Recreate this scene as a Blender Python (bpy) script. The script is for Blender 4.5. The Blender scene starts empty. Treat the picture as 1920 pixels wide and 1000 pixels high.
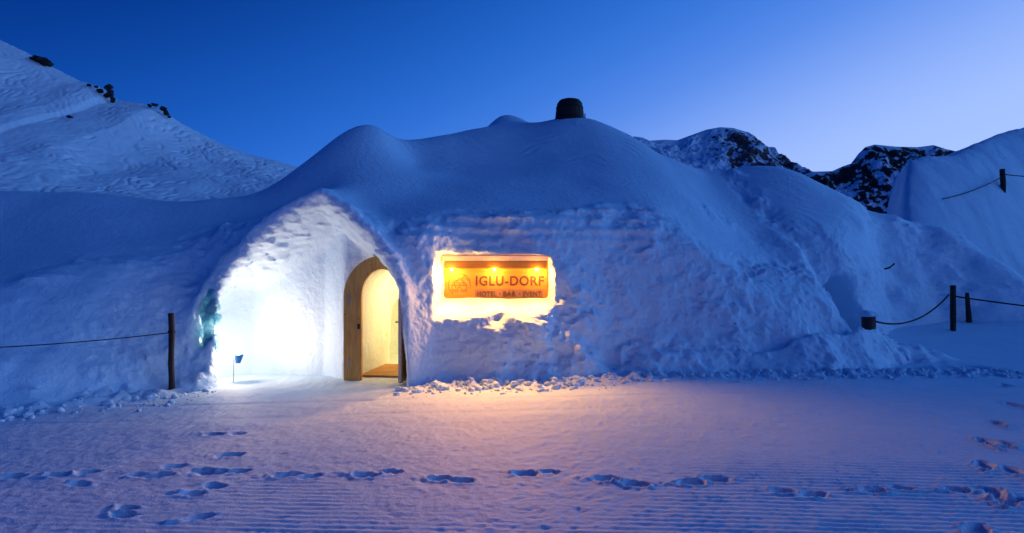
import bpy, bmesh, math, random
import numpy as np
from mathutils import Vector, Matrix

random.seed(7)
RNG = np.random.RandomState(11)
scene = bpy.context.scene
col = scene.collection
R = math.radians

# ------------------------------------------------------------------ camera
F, HORIZON, EYE = 1067.0, 529.0, 1.7          # photograph's focal length and horizon in its pixels, eye height in m
cam_d = bpy.data.cameras.new('camera')
cam_d.sensor_width = 36.0
cam_d.lens = 36.0 * F / 1920.0
cam_d.shift_y = (HORIZON - 500.0) / 1920.0
cam_d.clip_start = 0.05
cam_d.clip_end = 30000.0
cam = bpy.data.objects.new('camera', cam_d)
cam.location = (0, 0, EYE)
cam.rotation_euler = (R(90), 0, 0)
col.objects.link(cam)
scene.camera = cam

# ------------------------------------------------------------------ sky, dusk
SUN_AZ, SUN_EL = 75.0, 2.0                      # degrees right of the view direction, twilight glow
world = bpy.data.worlds.new('World')
scene.world = world
world.use_nodes = True
wn, wl = world.node_tree.nodes, world.node_tree.links
wn.clear()
sky = wn.new('ShaderNodeTexSky')
sky.sky_type = 'NISHITA'
sky.sun_disc = False
sky.sun_elevation = R(SUN_EL)
sky.sun_rotation = R(SUN_AZ)
sky.altitude = 2500
sky.air_density = 1.0
sky.dust_density = 0.2
sky.ozone_density = 3.0
# twilight glow: colour by the angle to the place where the sun went down and by height above the horizon
tcw = wn.new('ShaderNodeTexCoord')
dotn = wn.new('ShaderNodeVectorMath'); dotn.operation = 'DOT_PRODUCT'
dotn.inputs[1].default_value = (math.sin(R(SUN_AZ)), math.cos(R(SUN_AZ)), 0.0)
sepw = wn.new('ShaderNodeSeparateXYZ')
zmax = wn.new('ShaderNodeMath'); zmax.operation = 'MAXIMUM'; zmax.inputs[1].default_value = 0.0
zmul = wn.new('ShaderNodeMath'); zmul.operation = 'MULTIPLY_ADD'; zmul.inputs[1].default_value = -2.1
mr = wn.new('ShaderNodeMapRange'); mr.inputs[1].default_value = -1.5; mr.inputs[2].default_value = 1.0
rampw = wn.new('ShaderNodeValToRGB')
rampw.color_ramp.interpolation = 'B_SPLINE'
els = rampw.color_ramp.elements
SKY = [(0.0, (0.0, 0.008, 0.095)), (0.11, (0.0, 0.010, 0.125)), (0.33, (0.008, 0.115, 0.55)), (0.54, (0.060, 0.25, 0.84)),
       (0.71, (0.45, 0.61, 1.0)), (1.0, (0.48, 0.66, 1.0))]
while len(els) < len(SKY): els.new(0.5)
for e_, (p_, c_) in zip(els, SKY):
    e_.position = p_; e_.color = (*c_, 1)
wl.new(tcw.outputs['Generated'], dotn.inputs[0]); wl.new(tcw.outputs['Generated'], sepw.inputs[0])
wl.new(sepw.outputs[2], zmax.inputs[0]); wl.new(zmax.outputs[0], zmul.inputs[0]); wl.new(dotn.outputs['Value'], zmul.inputs[2])
wl.new(zmul.outputs[0], mr.inputs[0]); wl.new(mr.outputs[0], rampw.inputs[0])
tint = wn.new('ShaderNodeMix'); tint.data_type = 'RGBA'; tint.blend_type = 'MULTIPLY'
tint.inputs[0].default_value = 1.0
tint.inputs[7].default_value = (0.01, 0.18, 0.80, 1)    # tungsten white balance of the photograph
mixw = wn.new('ShaderNodeMix'); mixw.data_type = 'RGBA'; mixw.inputs[0].default_value = 0.08
bgn = wn.new('ShaderNodeBackground')
bgn.inputs[1].default_value = 0.125
outw = wn.new('ShaderNodeOutputWorld')
wl.new(sky.outputs[0], tint.inputs[6])
wl.new(rampw.outputs[0], mixw.inputs[6]); wl.new(tint.outputs[2], mixw.inputs[7])
wl.new(mixw.outputs[2], bgn.inputs[0])
wl.new(bgn.outputs[0], outw.inputs[0])

sun_d = bpy.data.lights.new('sun', 'SUN')
sun_d.energy = 0.095
sun_d.angle = R(40)
sun_d.color = (0.0, 0.34, 1.0)
sun = bpy.data.objects.new('sun', sun_d)
_sd = Vector((math.sin(R(SUN_AZ)) * math.cos(R(18)), math.cos(R(SUN_AZ)) * math.cos(R(18)), math.sin(R(18))))
sun.rotation_euler = _sd.to_track_quat('Z', 'Y').to_euler()
sun.location = (30, 10, 30)
col.objects.link(sun)

vs = scene.view_settings
vs.view_transform = 'Standard'; vs.look = 'None'; vs.exposure = 3.0; vs.gamma = 1.0; vs.use_curve_mapping = False
scene.render.engine = 'CYCLES'
scene.cycles.max_bounces = 10
scene.cycles.diffuse_bounces = 6

# ------------------------------------------------------------------ helpers
def at(px, py, Y):
    """pixel of the photograph + a depth -> world point"""
    return ((px - 960.0) / F * Y, Y, EYE - (py - HORIZON) / F * Y)

def sstep(a, b, x):
    t = np.clip((x - a) / (b - a), 0, 1)
    return t * t * (3 - 2 * t)

_perm = RNG.permutation(512).astype(np.int64)
_perm = np.concatenate([_perm, _perm])
_g = RNG.normal(size=(512, 3)); _g /= np.linalg.norm(_g, axis=1)[:, None]
_g = _g.astype(np.float32)

def perlin(x, y, z):
    x, y, z = np.broadcast_arrays(x, y, z)
    xi, yi, zi = np.floor(x), np.floor(y), np.floor(z)
    xf, yf, zf = (x - xi).astype(np.float32), (y - yi).astype(np.float32), (z - zi).astype(np.float32)
    xi = xi.astype(np.int64) & 511; yi = yi.astype(np.int64) & 511; zi = zi.astype(np.int64) & 511
    u, v, w = [t * t * t * (t * (t * 6 - 15) + 10) for t in (xf, yf, zf)]
    def corner(dx, dy, dz):
        h = _perm[(_perm[(_perm[(xi + dx) & 511] + yi + dy) & 511] + zi + dz) & 511]
        gr = _g[h]
        return gr[..., 0] * (xf - dx) + gr[..., 1] * (yf - dy) + gr[..., 2] * (zf - dz)
    def lerp(a, b, t): return a + t * (b - a)
    return 1.6 * lerp(lerp(lerp(corner(0,0,0), corner(1,0,0), u), lerp(corner(0,1,0), corner(1,1,0), u), v),
                lerp(lerp(corner(0,0,1), corner(1,0,1), u), lerp(corner(0,1,1), corner(1,1,1), u), v), w)

def fbm(x, y, z, s, octv=3, gain=0.5, ridged=False):
    t = 0; a = 1.0
    for k in range(octv):
        n = perlin(x * s + 17.3 * k, y * s + 5.1 * k, z * s + 9.7 * k)
        t = t + a * ((1 - 2 * np.abs(n)) if ridged else n)
        s *= 2.03; a *= gain
    return t

def mesh_np(name, V, Q, mat, parent=None, smooth=True, normals=None):
    me = bpy.data.meshes.new(name)
    Q = np.asarray(Q, dtype=np.int32)
    V = np.asarray(V, dtype=np.float32)
    k = Q.shape[1]
    me.vertices.add(len(V)); me.vertices.foreach_set('co', V.ravel())
    me.loops.add(Q.size); me.loops.foreach_set('vertex_index', Q.ravel())
    me.polygons.add(len(Q)); me.polygons.foreach_set('loop_start', np.arange(0, Q.size, k, dtype=np.int32))
    me.update(calc_edges=True); me.validate()
    me.polygons.foreach_set('use_smooth', np.full(len(me.polygons), smooth))
    if normals is not None:
        me.normals_split_custom_set_from_vertices(normals.astype(np.float32).tolist())
    me.materials.append(mat)
    o = bpy.data.objects.new(name, me); col.objects.link(o)
    if parent: o.parent = parent
    return o

def grid_faces(nr, nc):
    i = np.arange(nr * nc).reshape(nr, nc)
    return np.stack([i[:-1, :-1], i[:-1, 1:], i[1:, 1:], i[1:, :-1]], -1).reshape(-1, 4)

def obj_bm(name, bm, mat, parent=None, smooth=False):
    me = bpy.data.meshes.new(name); bm.to_mesh(me); bm.free()
    if smooth:
        for p in me.polygons: p.use_smooth = True
    me.materials.append(mat)
    o = bpy.data.objects.new(name, me); col.objects.link(o)
    if parent: o.parent = parent
    return o

def tag(o, label, cat, group=None):
    o['label'] = label; o['category'] = cat
    if group: o['group'] = group
    return o

def struct(o, label=None):
    o['kind'] = 'structure'
    if label: o['label'] = label
    return o

def thing(name, label, cat, loc=(0, 0, 0), rz=0, group=None):
    o = bpy.data.objects.new(name, None); col.objects.link(o)
    o.empty_display_size = 0.1
    o.location = loc; o.rotation_euler = (0, 0, rz)
    return tag(o, label, cat, group)

def bm_box(bm, c, s, rot=None, bevel=0.0):
    r = bmesh.ops.create_cube(bm, size=1.0)
    M = Matrix.Translation(c) @ (rot.to_4x4() if rot else Matrix.Identity(4)) @ Matrix.Diagonal((*s, 1))
    bmesh.ops.transform(bm, matrix=M, verts=r['verts'])
    if bevel:
        es = list({e for v in r['verts'] for e in v.link_edges})
        bmesh.ops.bevel(bm, geom=es, offset=bevel, segments=2, affect='EDGES', profile=0.6)

def bm_tube(bm, pts, radii, n=8, jitter=0.0, cap=True):
    pts = [Vector(p) for p in pts]
    rings = []
    for i, p in enumerate(pts):
        d = (pts[min(i + 1, len(pts) - 1)] - pts[max(i - 1, 0)]).normalized()
        a = d.cross(Vector((0.13, 0.97, 0.21)))
        if a.length < 1e-3: a = d.cross(Vector((1, 0, 0)))
        a.normalize(); b = d.cross(a)
        r = radii[i] if hasattr(radii, '__len__') else radii
        rings.append([bm.verts.new(p + (a * math.cos(t) + b * math.sin(t)) * r * (1 + random.uniform(-jitter, jitter)))
                      for t in [2 * math.pi * k / n for k in range(n)]])
    for r0, r1 in zip(rings, rings[1:]):
        for k in range(n):
            bm.faces.new((r0[k], r0[(k + 1) % n], r1[(k + 1) % n], r1[k]))
    if cap:
        bm.faces.new(list(reversed(rings[0]))); bm.faces.new(rings[-1])
    bmesh.ops.recalc_face_normals(bm, faces=bm.faces)

# ------------------------------------------------------------------ materials
def new_mat(name):
    m = bpy.data.materials.new(name); m.use_nodes = True
    nt = m.node_tree
    return m, nt.nodes, nt.links, nt.nodes['Principled BSDF']

def noise_node(n, l, vec, scale, detail=4, rough=0.55):
    t = n.new('ShaderNodeTexNoise'); t.inputs['Scale'].default_value = scale
    t.inputs['Detail'].default_value = detail; t.inputs['Roughness'].default_value = rough
    l.new(vec, t.inputs['Vector'])
    return t

def ramp(n, l, fac, stops):
    r = n.new('ShaderNodeValToRGB'); l.new(fac, r.inputs[0])
    e = r.color_ramp.elements
    while len(e) < len(stops): e.new(0.5)
    for k, (p, c) in enumerate(stops):
        e[k].position = p; e[k].color = (*c, 1) if len(c) == 3 else c
    return r

def bump_chain(n, l, hs):
    prev = None
    for sock, strength, dist in hs:
        b = n.new('ShaderNodeBump'); b.inputs['Strength'].default_value = strength; b.inputs['Distance'].default_value = dist
        l.new(sock, b.inputs['Height'])
        if prev: l.new(prev.outputs[0], b.inputs['Normal'])
        prev = b
    return prev

def snow_mat(name, grains, color=(0.64, 0.80, 0.92)):
    m, n, l, p = new_mat(name)
    tc = n.new('ShaderNodeTexCoord')
    hs = []
    for sc, st, di in grains:
        t = noise_node(n, l, tc.outputs['Object'], sc, 3, 0.6)
        hs.append((t.outputs[0], st, di))
    b = bump_chain(n, l, hs)
    l.new(b.outputs[0], p.inputs['Normal'])
    v = noise_node(n, l, tc.outputs['Object'], 1.7, 4, 0.6)
    c2 = tuple(c * 0.93 for c in color)
    r = ramp(n, l, v.outputs[0], [(0.3, c2), (0.7, color)])
    l.new(r.outputs[0], p.inputs['Base Color'])
    p.inputs['Roughness'].default_value = 0.6
    p.inputs['Specular IOR Level'].default_value = 0.25
    return m

M = {}
M['snow'] = snow_mat('carved_snow', [(9, 0.45, 0.05), (34, 0.5, 0.015), (120, 0.5, 0.004)])
M['ground'] = snow_mat('groomed_snow', [(30, 0.35, 0.02), (90, 0.7, 0.008), (260, 0.6, 0.003)])
M['hill_snow'] = snow_mat('hill_snow', [(1.5, 0.3, 0.15), (8, 0.4, 0.05)])

def wood_mat(name, c0, c1, axis='Z', scale=1.0, rough=0.6, knots=True):
    m, n, l, p = new_mat(name)
    tc = n.new('ShaderNodeTexCoord'); mp = n.new('ShaderNodeMapping')
    s = {'X': (1.2, 14, 14), 'Z': (14, 14, 1.2), 'Y': (14, 1.2, 14)}[axis]
    mp.inputs['Scale'].default_value = tuple(k * scale for k in s)
    l.new(tc.outputs['Object'], mp.inputs[0])
    t = noise_node(n, l, mp.outputs[0], 1.6, 6, 0.65)
    t2 = noise_node(n, l, mp.outputs[0], 6.0, 3, 0.6)
    mx = n.new('ShaderNodeMath'); mx.operation = 'MULTIPLY_ADD'
    l.new(t2.outputs[0], mx.inputs[0]); mx.inputs[1].default_value = 0.35; l.new(t.outputs[0], mx.inputs[2])
    r = ramp(n, l, mx.outputs[0], [(0.42, c0), (0.85, c1)])
    last = r.outputs[0]
    if knots:
        vo = n.new('ShaderNodeTexVoronoi'); vo.inputs['Scale'].default_value = 5.5
        l.new(tc.outputs['Object'], vo.inputs['Vector'])
        kr = ramp(n, l, vo.outputs['Distance'], [(0.035, (0.25, 0.2, 0.15)), (0.10, (1, 1, 1))])
        mm = n.new('ShaderNodeMix'); mm.data_type = 'RGBA'; mm.blend_type = 'MULTIPLY'; mm.inputs[0].default_value = 0.8
        l.new(last, mm.inputs[6]); l.new(kr.outputs[0], mm.inputs[7]); last = mm.outputs[2]
    l.new(last, p.inputs['Base Color'])
    p.inputs['Roughness'].default_value = rough
    b = n.new('ShaderNodeBump'); b.inputs['Strength'].default_value = 0.4; b.inputs['Distance'].default_value = 0.004
    l.new(mx.outputs[0], b.inputs['Height']); l.new(b.outputs[0], p.inputs['Normal'])
    return m

M['door_wood'] = wood_mat('varnished_pine', (0.46, 0.20, 0.03), (0.80, 0.43, 0.09))
M['sign_wood'] = wood_mat('larch_board', (0.38, 0.13, 0.012), (0.52, 0.21, 0.025), 'X')
M['dark_wood'] = wood_mat('weathered_post', (0.016, 0.009, 0.007), (0.05, 0.026, 0.018), 'Z', knots=False, rough=0.85)
M['stump_wood'] = wood_mat('split_stump', (0.03, 0.012, 0.010), (0.13, 0.055, 0.045), 'Z', knots=False, rough=0.85)
M['barrel_wood'] = wood_mat('barrel_oak', (0.012, 0.006, 0.004), (0.04, 0.018, 0.012), 'Z', knots=False, rough=0.8)
M['board_wood'] = wood_mat('floor_pine', (0.30, 0.14, 0.03), (0.5, 0.27, 0.08), 'X')

def plain(name, c, rough=0.6, metal=0.0, bump=0.0, bscale=40):
    m, n, l, p = new_mat(name)
    tc = n.new('ShaderNodeTexCoord')
    t = noise_node(n, l, tc.outputs['Object'], bscale, 4)
    r = ramp(n, l, t.outputs[0], [(0.3, tuple(k * 0.75 for k in c)), (0.7, c)])
    l.new(r.outputs[0], p.inputs['Base Color'])
    p.inputs['Roughness'].default_value = rough; p.inputs['Metallic'].default_value = metal
    if bump:
        b = n.new('ShaderNodeBump'); b.inputs['Strength'].default_value = bump; b.inputs['Distance'].default_value = 0.01
        l.new(t.outputs[0], b.inputs['Height']); l.new(b.outputs[0], p.inputs['Normal'])
    return m
M['metal'] = plain('galvanised_metal', (0.45, 0.44, 0.42), 0.4, 0.9)
M['iron'] = plain('dark_iron', (0.03, 0.03, 0.032), 0.55, 0.7)
M['rope'] = plain('wet_rope', (0.02, 0.012, 0.012), 0.9, 0, 0.8, 160)
M['letter'] = plain('burnt_lettering', (0.085, 0.03, 0.022), 0.7)
M['plate'] = plain('stained_strip', (0.30, 0.13, 0.07), 0.7)
M['pale_wood'] = plain('pale_beam', (0.74, 0.55, 0.44), 0.7)
M['blue'] = plain('blue_enamel', (0.02, 0.22, 0.55), 0.35)
M['rock'] = plain('dark_rock', (0.018, 0.016, 0.018), 0.9, 0, 1.0, 0.5)
M['twig'] = plain('bare_twig', (0.03, 0.018, 0.012), 0.9)
M['door_edge'] = plain('pale_door_edge', (0.62, 0.52, 0.42), 0.6)
M['wicker'] = plain('wicker', (0.25, 0.11, 0.03), 0.8)

def emit(name, c, s):
    m = bpy.data.materials.new(name); m.use_nodes = True
    n, l = m.node_tree.nodes, m.node_tree.links
    n.clear(); e = n.new('ShaderNodeEmission'); o = n.new('ShaderNodeOutputMaterial')
    e.inputs[0].default_value = (*c, 1); e.inputs[1].default_value = s
    l.new(e.outputs[0], o.inputs[0])
    return m
M['lamp_warm'] = emit('warm_lamp_lens', (1.0, 0.72, 0.30), 2)
M['lamp_white'] = emit('white_lamp_lens', (0.95, 0.97, 1.0), 3)

def ice_mat():
    m, n, l, p = new_mat('translucent_ice')
    n.remove(p)
    out = n['Material Output']
    tr = n.new('ShaderNodeBsdfTranslucent'); tr.inputs[0].default_value = (0.68, 0.93, 0.97, 1)
    df = n.new('ShaderNodeBsdfDiffuse'); df.inputs[0].default_value = (0.62, 0.78, 0.88, 1)
    gl = n.new('ShaderNodeBsdfGlossy'); gl.inputs['Roughness'].default_value = 0.25
    m1 = n.new('ShaderNodeMixShader'); m1.inputs[0].default_value = 0.12
    m2 = n.new('ShaderNodeMixShader'); m2.inputs[0].default_value = 0.06
    l.new(tr.outputs[0], m1.inputs[1]); l.new(df.outputs[0], m1.inputs[2])
    l.new(m1.outputs[0], m2.inputs[1]); l.new(gl.outputs[0], m2.inputs[2]); l.new(m2.outputs[0], out.inputs[0])
    tc = n.new('ShaderNodeTexCoord'); t = noise_node(n, l, tc.outputs['Object'], 18, 4)
    b = n.new('ShaderNodeBump'); b.inputs['Strength'].default_value = 0.7; b.inputs['Distance'].default_value = 0.03
    l.new(t.outputs[0], b.inputs['Height'])
    for q in (tr, df, gl): l.new(b.outputs[0], q.inputs['Normal'])
    return m
M['ice'] = ice_mat()

# ------------------------------------------------------------------ plan of the snow wall (foot line and lean)
def lut(tab):
    a = np.array(tab, dtype=float)
    def f(x): return np.interp(x, a[:, 0], a[:, 1])
    return f
wall_base = lut([(-14, 4.5), (-8.5, 6.2), (-6.5, 7.3), (-5.7, 8.2), (-5.1, 8.85), (-4.6, 9.15), (-1.6, 9.22), (-1.2, 9.32), (-.5, 9.38), (.4, 9.48), (1.0, 9.68), (1.8, 10.1), (3.4, 10.45),
                  (5.5, 10.8), (7.0, 11.3), (8, 12)])
wall_lean = lut([(-9, 1.25), (-6.5, 1.05), (-5.6, 0.8), (-4.9, 0.42), (-4.4, 0.26), (-2.2, 0.19), (-1.5, 0.19), (-0.9, 0.30), (4.0, 0.32), (5.5, 0.55), (7.2, 0.6)])

# ------------------------------------------------------------------ ground
def ground_base(x, y):
    g = 0.018 * fbm(x, y, 0.0, 0.35, 2)
    # rise towards the hill on the right behind the igloo
    g = g + 0.95 * sstep(10.8, 19.0, y) * sstep(6.0, 9.5, x)
    return g

def wheel_band(y, y0, w):
    return np.exp(-((y - y0) / w) ** 2)

PRINTS = []   # x, y, length, width, depth, heading
def add_print(px, py, rot=0.3, s=1.0, d=0.055):
    Y = EYE * F / (py - HORIZON)
    PRINTS.append(((px - 960) / F * Y, Y, 0.12 * s, 0.066 * s, d * 0.75, rot))
for (px, py) in [(828,899),(866,902),(985,889),(1030,886),(1138,899),(1190,908),(1295,906),(1343,900),(1470,922),(1525,928),
                 (1640,919),(1690,914),(1795,917),(1850,917),(1888,935)]:
    add_print(px, py, random.uniform(-0.25, 0.15), random.uniform(0.85, 1.1), random.uniform(0.04, 0.07))
for (px, py) in [(108,893),(165,888),(148,910),(255,892),(296,893),(325,876),(375,883),(400,886),(448,883),(430,854),(362,926),(402,911),
                 (238,954),(232,966),(375,970),(540,891),(582,894),(685,892),(735,886),(400,817),(445,815),(20,895)]:
    add_print(px, py, random.uniform(-0.4, 0.5), random.uniform(0.75, 1.1), random.uniform(0.03, 0.06))
for (px, py) in [(1872,793),(1890,833),(1850,829),(1845,872),(1898,882),(1868,925),(1890,940),(1830,992),(1900,760),(1885,722)]:
    add_print(px, py, random.uniform(0.6, 1.4), random.uniform(0.95, 1.35), random.uniform(0.05, 0.09))

def ground_h(x, y):
    g = ground_base(x, y)
    near = sstep(15, 11, y)
    # groomer corduroy: fine ridges running across, worn away on the trodden left part
    wear = sstep(-0.15, 0.5, fbm(x, y, 3.0, 0.22, 3) + 0.16 * (x - 0.4) - 0.12 * (y - 5.2))
    ph = (y + 0.055 * x + 0.01 * fbm(x, y, 7.0, 0.8, 2)) / 0.078
    g = g + near * wear * 0.0065 * np.cos(2 * np.pi * ph) * (0.75 + 0.4 * fbm(x, y, 1.0, 2.5, 2))
    # trodden, granular snow
    gr = (1 - 0.75 * wear) * near
    g = g + gr * (0.008 * fbm(x, y, 2.0, 5.0, 3) + 0.006 * fbm(x, y, 4.0, 17.0, 2))
    g = g + near * 0.004 * fbm(x, y, 8.0, 22.0, 2)
    # drawn-out ruts of the piste machine near the igloo
    for y0, w, d, sl in ((8.35, 0.05, -0.03, 0.10), (8.1, 0.22, 0.02, 0.10), (7.55, 0.04, -0.018, 0.13), (7.15, 0.25, 0.016, 0.13)):
        g = g + d * wheel_band(y - sl * x, y0, w) * (0.6 + 0.8 * fbm(x, y, 5.0, 0.7, 2)) * near
    for (cx, cy, a, b, d, rot) in PRINTS:
        c, s = math.cos(rot), math.sin(rot)
        msk = (np.abs(x - cx) < 0.55) & (np.abs(y - cy) < 0.55)
        if not msk.any(): continue
        dx, dy = x[msk] - cx, y[msk] - cy
        u, v = (dx * c + dy * s) / a, (-dx * s + dy * c) / b
        n = perlin(dx * 11 + cx * 7, dy * 11, cy * 3.1)
        n3 = perlin(dx * 27 + cx * 5, dy * 27, cy * 2.3)
        r = np.sqrt(u * u + v * v) + 0.16 * n + 0.08 * n3
        g[msk] += -d * sstep(1.05, 0.70, r) + 0.26 * d * np.exp(-((r - 1.3) / 0.25) ** 2) * (0.8 + 1.6 * n3)
        # crumbs thrown out ahead of the foot
        u2, v2 = (dx * c + dy * s + 1.7 * a) / (a * 0.9), (-dx * s + dy * c) / (b * 0.9)
        g[msk] += 0.45 * d * np.exp(-(u2 * u2 + v2 * v2)) * np.maximum(0, 0.25 + 1.5 * n3)
    # crumbly berm the piste machine leaves along the foot of the wall
    wb = wall_base(x) - np.interp(x, [-9, -5, -1, 4, 7], [0.15, 0.15, 0.2, 0.35, 0.55])
    wb = np.where(x > 7, 10.75 + 0.06 * (x - 7), wb)
    on = np.maximum(sstep(-1.7, -1.1, x) * sstep(10.2, 9.0, x), sstep(-4.85, -5.3, x))
    crumb = fbm(x, y, 12.0, 4.5, 3)
    wob = 0.16 * perlin(x * 1.3, 3.0, 5.0)
    on = on * np.interp(x, [2.5, 5.0], [1.0, 0.62])
    g = g + on * np.exp(-((y - wb - wob) / np.where(y > wb + wob, 0.5, 0.2)) ** 2) * np.maximum(0, 0.07 + 0.085 * crumb + 0.05 * perlin(x * 0.9, 1.0, 2.0))
    return g

def build_ground():
    u = np.arange(1 / 3.0, 1 / 14.0, -0.00078)
    ys = np.concatenate([[-400, -60, -15, -4, 0, 1.5, 2.2, 2.6], 1 / u, [15, 16, 17, 18, 19, 20, 23, 28, 36, 60, 150, 500, 2000, 9000]])
    xs = np.concatenate([[-9000, -2000, -500, -120, -40, -22, -16, -14], np.arange(-12.5, 13.5, 0.021), [14.5, 16, 18, 21, 26, 40, 120, 500, 2000, 9000]])
    X, Y = np.meshgrid(xs, ys)
    Z = ground_h(X, Y)
    V = np.stack([X, Y, Z], -1).reshape(-1, 3)
    o = mesh_np('ground', V, grid_faces(len(ys), len(xs)), M['ground'])
    struct(o, 'groomed snow piste with corduroy ridges and scattered footprints')
build_ground()

# ------------------------------------------------------------------ the snow mass: igloo, bank, dome (one field, split afterwards)
CP = [  # photograph pixel and assumed depth of points on the smooth snow surface
 (-420,362,12),(-200,360,12),(0,360,12),(130,362,12),(240,372,12),(400,374,12.0),(480,366,12.2),
 (300,420,11.0),(0,420,11.0),(-300,420,11.0),(430,420,11.0),
 (520,342,12.9),(550,324,13.2),(600,286,13.4),(640,262,13.6),(690,248,13.7),(722,262,13.5),(747,283,13.3),
 (560,385,11.2),(612,352,10.5),(650,388,10.45),(700,399,10.45),(760,396,10.5),(830,394,10.5),(900,392,10.6),(1000,386,11.0),(1100,381,11.5),(1180,384,11.6),(1250,398,11.7),
 (1330,458,11.6),(1420,515,11.6),(1500,520,11.8),(1590,522,12.1),
 (640,320,12.1),(690,340,11.6),(800,350,12.1),(900,350,12.3),(1000,340,12.8),(820,305,14.0),
 (752,272,15.8),(820,258,16.2),(890,243,16.6),(940,217,19.5),(965,219,19.3),(988,230,18.6),(1000,231,17.2),(1040,225,17.0),(1080,222,17.0),(1110,226,16.8),
 (1180,255,16.4),(1240,290,16.0),(1300,320,15.6),(1332,344,15.4),
 (1080,300,14.2),(1200,325,13.6),(960,290,14.8),(1280,370,13.0),(1340,410,13.0),
 (1370,323,16.2),(1420,311,16.2),(1460,312,16.2),(1500,325,16.0),(1560,355,15.6),(1640,385,15.6),(1720,410,16.2),(1790,432,16.7),(1850,470,16.6),(1920,522,16.5),(1990,580,16.2),
 (1400,400,14.2),(1430,460,13.0),(1500,440,13.3),(1560,425,13.8),(1600,420,14.2),
]
def tps():
    P = [at(*c) for c in CP]
    # the far side falls away
    for c in [(0,360,12),(240,372,12),(420,374,12),(690,248,13.7),(820,258,16.2),(940,217,19.5),(1080,222,17.0),(1240,290,16.0),(1420,311,16.2),(1560,355,15.6),(1720,410,16.2),(1850,470,16.6)]:
        q = at(*c)
        P.append((q[0], q[1] + 2.5, q[2] - 0.75)) if c[0] not in (690,) else None
        P.append((q[0] * 1.1, q[1] + 7.0, 0.2))
    P = np.array(P)
    xy, z = P[:, :2], P[:, 2]
    d = np.linalg.norm(xy[:, None] - xy[None], axis=2)
    K = np.where(d > 0, d * d * np.log(d + 1e-9), 0) + 0.02 * np.eye(len(P))
    A = np.zeros((len(P) + 3, len(P) + 3))
    A[:len(P), :len(P)] = K; A[:len(P), -3] = 1; A[:len(P), -2:] = xy
    A[-3, :len(P)] = 1; A[-2:, :len(P)] = xy.T
    w = np.linalg.solve(A, np.concatenate([z, [0, 0, 0]]))
    def h(x, y):
        out = w[-3] + w[-2] * x + w[-1] * y
        for k in range(len(P)):
            r2 = (x - xy[k, 0]) ** 2 + (y - xy[k, 1]) ** 2
            out = out + w[k] * 0.5 * r2 * np.log(r2 + 1e-12)
        return out
    return h
H = tps()

# outline of the porch mouth, x and z in metres
MOUTH = np.array([(-4.70,-.6),(-4.82,.3),(-4.88,.9),(-4.84,1.45),(-4.60,1.92),(-4.15,2.40),(-3.7,2.80),(-3.18,3.08),(-2.80,2.82),(-2.42,2.45),
                  (-2.10,2.06),(-1.92,1.6),(-1.82,1.0),(-1.74,.5),(-1.66,-.6)])
def poly_sdf(px, pz, poly):
    d = np.full(px.shape, 1e9, dtype=np.float32); s = np.ones(px.shape, dtype=np.float32)
    n = len(poly)
    for i in range(n):
        a, b = poly[i], poly[i - 1]
        ex, ez = b[0] - a[0], b[1] - a[1]
        wx, wz = px - a[0], pz - a[1]
        t = np.clip((wx * ex + wz * ez) / (ex * ex + ez * ez), 0, 1)
        d = np.minimum(d, (wx - ex * t) ** 2 + (wz - ez * t) ** 2)
        c1, c2, c3 = pz >= a[1], pz < b[1], ex * wz > ez * wx
        flip = (c1 & c2 & c3) | (~c1 & ~c2 & ~c3)
        s = np.where(flip, -s, s)
    return s * np.sqrt(d)

def smax(a, b, k):
    h = np.clip(0.5 + 0.5 * (a - b) / k, 0, 1)
    return b + (a - b) * h + k * h * (1 - h)
def smin(a, b, k): return -smax(-a, -b, k)

NICHE = (-1.37, 0.87, 1.10, 2.24)     # x0 x1 z0 z1 of the sign recess
NICHE_BACK = 10.42

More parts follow.
